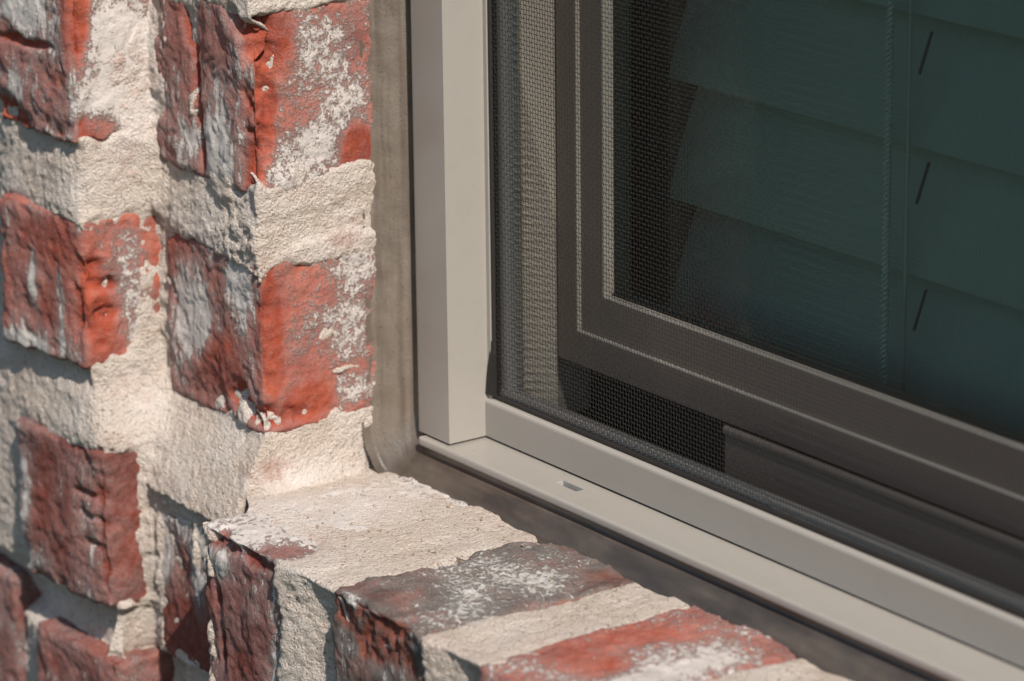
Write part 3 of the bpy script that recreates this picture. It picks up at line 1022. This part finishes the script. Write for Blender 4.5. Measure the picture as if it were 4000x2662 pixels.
def sealant():
    """bead between frame and masonry: down the reveal, round the corner, along the sill"""
    nv = 34
    down_z = np.linspace(260, 6, 330)
    inner = [(-16.6, z) for z in down_z]
    outer = [(-27.6, z - 0.02 * (z - 6)) for z in down_z]
    yw = [0.0] * len(down_z)
    for k in range(1, 40):
        a = k / 40 * math.pi / 2
        inner.append((-16.6 + 4.6 * (1 - math.cos(a)), 6 - 8.2 * math.sin(a)))
        outer.append((-27.6 + 10.5 * (1 - math.cos(a)) ** 1.0, 6 - 18.8 * math.sin(a)))
        yw.append(k / 40)
    for xx in np.concatenate([np.linspace(-11.6, 330, 430), np.linspace(333, 740, 120)]):
        inner.append((xx, -2.3))
        outer.append((xx - 5.0 * math.exp(-(xx + 11.6) / 25), -12.9))
        yw.append(1.0)
    inner, outer, yw = np.array(inner), np.array(outer), np.array(yw)
    n = len(inner)
    v = np.linspace(0, 1.16, nv)
    vv = np.minimum(v, 1.0)
    left = np.interp(v, [0, 0.05, 0.30, 0.36, 0.5, 0.8, 1.0, 1.16], [0.6, 1.0, 3.0, 1.6, -0.9, -4.9, -7.7, -10.2])
    bott = np.interp(v, [0, 0.1, 0.25, 0.34, 0.55, 0.8, 1.0, 1.16], [1.0, 0.0, -0.2, -1.5, -2.9, -4.4, -5.6, -8.6])
    Y = left[None] * (1 - yw[:, None]) + bott[None] * yw[:, None]
    path = np.arange(n)
    hump = np.exp(-((path - (len(down_z) + 22)) / 34.0) ** 2)
    Y = Y - 2.2 * hump[:, None] * sstep(0.3, 1.0, v)[None]
    XZ = inner[:, None] + (outer - inner)[:, None] * vv[None, :, None]
    P = np.stack([XZ[..., 0], Y, XZ[..., 1]], -1).reshape(-1, 3)
    V = np.repeat(v[None], n, 0).ravel()
    amp = sstep(0.3, 0.6, V)
    P[:, 1] += amp * (0.9 * fbm(P, 14, 3, 301) + 0.25 * fbm(P, 4, 2, 305)) + (1 - amp) * 0.12 * fbm(P, 20, 2, 308)
    edge = sstep(0.8, 1.1, V)
    P[:, 1] += edge * 1.8 * fbm(P, 18, 3, 311)
    dust = np.clip(sstep(0.33, 0.42, V) * (0.55 + 0.9 * fbm(P, 16, 3, 320)) + 0.05, 0, 1)
    along = np.repeat(np.arange(n)[:, None], nv, 1).ravel() * 0.7
    band = np.clip(0.25 + 1.3 * fbm(np.stack([along, V * 60, 0 * V], 1), (70, 5, 5), 3, 340), 0, 1) * (1 - 0.75 * np.repeat(yw[:, None], nv, 1).ravel())
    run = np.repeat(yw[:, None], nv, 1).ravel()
    lip_shade = np.clip(run * (0.74 + 0.5 * fbm(P, (22, 6, 5), 3, 330)), 0, 0.95)  # painted shade: along the sill run, none down the reveal
    q = grid_quads(n, nv)
    me = quads_mesh("sealant", P - np.array([0, 0, -12.0]), q, M_SEAL, True, dict(dust=dust * (1 - 0.6 * lip_shade), lip_shade=lip_shade, band=band))
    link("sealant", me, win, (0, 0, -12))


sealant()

# ------------------------------------------------------------------ insect screen
scr = empty("insect_screen", (WX / 2, 15, 0), "fine dark mesh insect screen in a slim metal frame", "window screen")


def screen():
    rz = 12.2
    prof = [(13.0, 0.75)] + [(13.0, rz - 1.0)] + arc(14.0, rz - 1.0, 1.0, 180, 90, 5) + [(14.9, rz), (15.2, rz - 1.6), (17.0, rz - 1.6), (17.3, 16.3), (19.2, 16.3), (19.2, 0.75)]
    prism("screen_rail", prof[:9], 'x', 0.12, WX - 0.12, M_PAINT, scr, 40) if False else None
    front = [(13.0, 0.75), (13.0, rz - 1.3)] + arc(14.3, rz - 1.3, 1.3, 180, 90, 6) + [(15.0, rz), (15.0, 0.75)]
    prism("screen_rail", front, 'x', 0.15, WX - 0.15, M_PAINT, scr, 40)
    prism("screen_ledge", [(15.3, 0.75), (15.3, 10.6), (16.3, 13.2), (16.5, 16.1), (18.6, 16.1), (18.6, 0.75)], 'x', 3.1, WX - 3.1, M_ALU, scr, 40)
    # side members: thin edge beside the frame, then bright strip under the mesh
    prism("screen_stile", [(0.12, 14.0), (1.6, 14.0), (1.6, 18.0), (0.12, 18.0)], 'z', 12.5, WZ - 2, M_PAINT, scr)
    prism("screen_stile", [(2.9, 16.8), (4.2, 16.3), (9.0, 16.2), (10.6, 16.9), (10.6, 18.6), (2.9, 18.6)], 'z', 16.2, WZ - 2, M_ALU, scr, 50)
    prism("screen_stile", [(WX - 10.6, 16.3), (WX - 0.12, 16.3), (WX - 0.12, 18.6), (WX - 10.6, 18.6)], 'z', 12.5, WZ - 2, M_ALU, scr)
    # vinyl spline, with its loose end in the corner
    prism("spline", [(15.1, 12.0)] + arc(15.35, 13.0, 0.75, 200, 20, 6) + [(16.2, 12.0)], 'x', 2.0, WX - 2, M_SPLINE, scr, 60)
    prism("spline", [(1.75, 14.9)] + arc(2.25, 14.9, 0.6, 180, 360, 6) + [(2.9, 16.2), (1.75, 16.2)], 'z', 13.2, WZ - 2, M_SPLINE, scr, 60)
    bm = bmesh.new()
    pts = [(2.9, 14.2, 13.3), (2.9, 14.2, 26), (1.6, 14.2, 30), (0.2, 13.4, 19), (-0.1, 13.0, 13.6)]
    fr = [bm.verts.new(Vector(p) * MM) for p in pts]
    bk = [bm.verts.new(Vector((p[0], p[1] + 0.7, p[2])) * MM) for p in pts]
    bm.faces.new(fr)
    bm.faces.new(bk[::-1])
    for i in range(5):
        bm.faces.new((fr[i], bk[i], bk[(i + 1) % 5], fr[(i + 1) % 5]))
    bm_obj("spline_end", bm, M_SPLINE, scr)

    # woven mesh
    pitch, rad = 1.27, 0.105
    V, Q, off = [], [], 0
    rg = np.random.RandomState(3)
    ring = np.array([(1, 0), (0, 1), (-1, 0), (0, -1)]) * rad

    def wire(line, horizontal):
        nonlocal off
        n = len(line)
        r3 = np.zeros((4, 3))
        if horizontal:
            r3[:, 2], r3[:, 1] = ring[:, 0], ring[:, 1]
        else:
            r3[:, 0], r3[:, 1] = ring[:, 0], ring[:, 1]
        V.append((line[:, None] + r3[None]).reshape(-1, 3))
        i = np.arange(n - 1)[:, None] * 4
        j = np.arange(4)[None]
        j2 = (j + 1) % 4
        Q.append(np.stack([i + j, i + j2, i + 4 + j2, i + 4 + j], -1).reshape(-1, 4) + off)
        off += n * 4

    def bow(x, z):
        # the cloth dips a little towards the spline at its edges
        return 15.55 - 0.35 * np.exp(-((x - 4.5) / 4.0) ** 2) - 0.0 * z

    fine_z = np.concatenate([np.arange(12.6, 150, 1.27 / 2), np.linspace(152, WZ - 4, 6)])
    coarse_z = np.linspace(12.6, WZ - 4, 9)
    xs_all = np.arange(2.7, WX - 3, pitch)
    zs_all = np.arange(12.9, WZ - 4, pitch)
    for k, xx in enumerate(xs_all):
        near = xx < 130
        z = fine_z if near else coarse_z
        line = np.zeros((len(z), 3))
        wob = 0.03 * rg.randn()
        line[:, 0] = xx + wob + 0.03 * np.sin(z * 0.13 + k * 0.05) + (0.03 * rg.randn(len(z)) if near else 0)
        line[:, 1] = bow(xx, z) + (0.13 * np.where((np.arange(len(z)) // 2 + k) % 2 == 0, 1, -1) if near else 0)
        line[:, 2] = z
        wire(line, False)
    fine_x = np.concatenate([np.arange(2.7, 130, 1.27 / 2), np.linspace(132, WX - 3, 8)])
    coarse_x = np.linspace(2.7, WX - 3, 10)
    for k, zz in enumerate(zs_all):
        near = zz < 150
        xq = fine_x if near else coarse_x
        line = np.zeros((len(xq), 3))
        line[:, 0] = xq
        line[:, 1] = bow(xq, zz) - (0.13 * np.where((np.arange(len(xq)) // 2 + k) % 2 == 0, 1, -1) if near else 0)
        line[:, 2] = zz + 0.03 * rg.randn() + 0.03 * np.sin(xq * 0.09 + k * 0.11)
        wire(line, True)
    me = quads_mesh("mesh", np.concatenate(V), np.concatenate(Q), M_WIRE, True)
    o = link("screen_cloth", me, scr)
    o["kind"] = "stuff"


screen()

# ------------------------------------------------------------------ blind inside
blind = empty("window_blind", (WX / 2, 88, 0), "closed white slatted blind hanging behind the tinted glass", "blind")


def blinds():
    w, th = 50.0, 2.6
    tilt = math.radians(69)
    ca, sa = math.cos(tilt), math.sin(tilt)
    n = 10
    prof = []
    for s in (1, -1):
        for k in range(n + 1):
            u = (k / n if s > 0 else 1 - k / n)
            crown = 1.0 * (1 - (2 * u - 1) ** 2)
            d = crown + s * th / 2 * (1 if 0 < k < n else 0.55)
            # u = 0 is the lower, outer edge
            prof.append((u * w * ca - d * sa * -1 * -1, u * w * sa + d * ca))
    bm = bmesh.new()
    x0, x1 = 8.5, WX - 8.5
    rows = [[bm.verts.new(Vector((x, y, z)) * MM) for (y, z) in prof] for x in (x0, x1)]
    m = len(prof)
    for i in range(m):
        bm.faces.new((rows[0][i], rows[0][(i + 1) % m], rows[1][(i + 1) % m], rows[1][i]))
    bm.faces.new(rows[0])
    bm.faces.new(rows[1])
    bmesh.ops.recalc_face_normals(bm, faces=bm.faces)
    me = bpy.data.meshes.new("slat")
    bm.to_mesh(me)
    bm.free()
    for p in me.polygons:
        p.use_smooth = True
    me.set_sharp_from_angle(angle=math.radians(40))
    me.materials.append(M_SLAT)
    # routing slot for the lift cord, a dark slit in the middle of the slat
    bm = bmesh.new()
    bm_box(bm, 111.4, 112.3, -0.9, 0.9, -6.0, 6.0, 0.3, 2)
    bmesh.ops.rotate(bm, verts=bm.verts, cent=Vector((0, 0, 0)), matrix=Matrix.Rotation(-(math.pi / 2 - tilt), 3, 'X'))
    bmesh.ops.translate(bm, verts=bm.verts, vec=Vector((0, 0.5 * w * ca - 1.9 * sa, 0.5 * w * sa + 1.9 * ca)) * MM)
    sm = bpy.data.meshes.new("cord_slot")
    bm.to_mesh(sm)
    bm.free()
    sm.materials.append(M_SLIT)
    for k in range(-1, 31):
        z = 64.8 + 36.35 * k
        sl = link("slat", me, blind, (0, 75.5, z))
        link("cord_slot", sm, sl, (0, 75.5, z))
    bm = bmesh.new()
    bmesh.ops.create_cone(bm, cap_ends=True, segments=8, radius1=0.45 * MM, radius2=0.45 * MM, depth=1160 * MM)
    bm_obj("lift_cord", bm, M_CORD, blind, (117.5, 71.5, 600), True)
    # twisted ladder cords
    for cx in (111.5, 700, 1390):
        V, Q, off = [], [], 0
        z = np.concatenate([np.arange(20, 170, 0.3), np.arange(170, 1180, 3.0)]) if cx < 200 else np.arange(20, 1180, 3.0)
        for ph in (0, math.pi):
            line = np.stack([cx + 0.62 * np.cos(z * 2.0944 + ph), 69.5 + 0.62 * np.sin(z * 2.0944 + ph), z], 1)
            a = np.arange(6) * math.pi / 3
            r3 = np.stack([np.cos(a), np.sin(a), 0 * a], 1) * 0.62
            V.append((line[:, None] + r3[None]).reshape(-1, 3))
            i = np.arange(len(z) - 1)[:, None] * 6
            j = np.arange(6)[None]
            j2 = (j + 1) % 6
            Q.append(np.stack([i + j, i + j2, i + 6 + j2, i + 6 + j], -1).reshape(-1, 4) + off)
            off += len(line) * 6
        me2 = quads_mesh("ladder_cord", np.concatenate(V), np.concatenate(Q), M_CORD)
        link("ladder_cord", me2, blind)


blinds()


# ------------------------------------------------------------------ loose grit
def grit():
    rg = np.random.RandomState(11)
    bm = bmesh.new()
    for k in range(170):
        x = rg.uniform(-8, 210)
        if k < 60:
            y, z = rg.uniform(-0.5, 12.5), 0.0
            r = rg.uniform(0.08, 0.20)
            if rg.rand() < 0.5:
                y = 12.9 - abs(rg.randn()) * 1.2
        else:
            y, z = rg.uniform(-60, -9), -11.3
            r = rg.uniform(0.15, 0.45)
        q = bmesh.ops.create_icosphere(bm, subdivisions=1, radius=r * MM)
        sc3 = rg.uniform(0.6, 1.3, 3)
        for v in q['verts']:
            v.co = Vector((v.co.x * sc3[0] + x * MM, v.co.y * sc3[1] + y * MM, v.co.z * sc3[2] + (z + r * 0.5) * MM))
    o = bm_obj("grit", bm, M_GRIT)
    o["kind"] = "stuff"
    o["label"] = "loose mortar grit scattered on the window ledge"
    o["category"] = "grit"


M_GRIT = plain("sand_grain", (0.42, 0.33, 0.24), 0.9, 0, 0.2, 2500, 0.5)
grit()
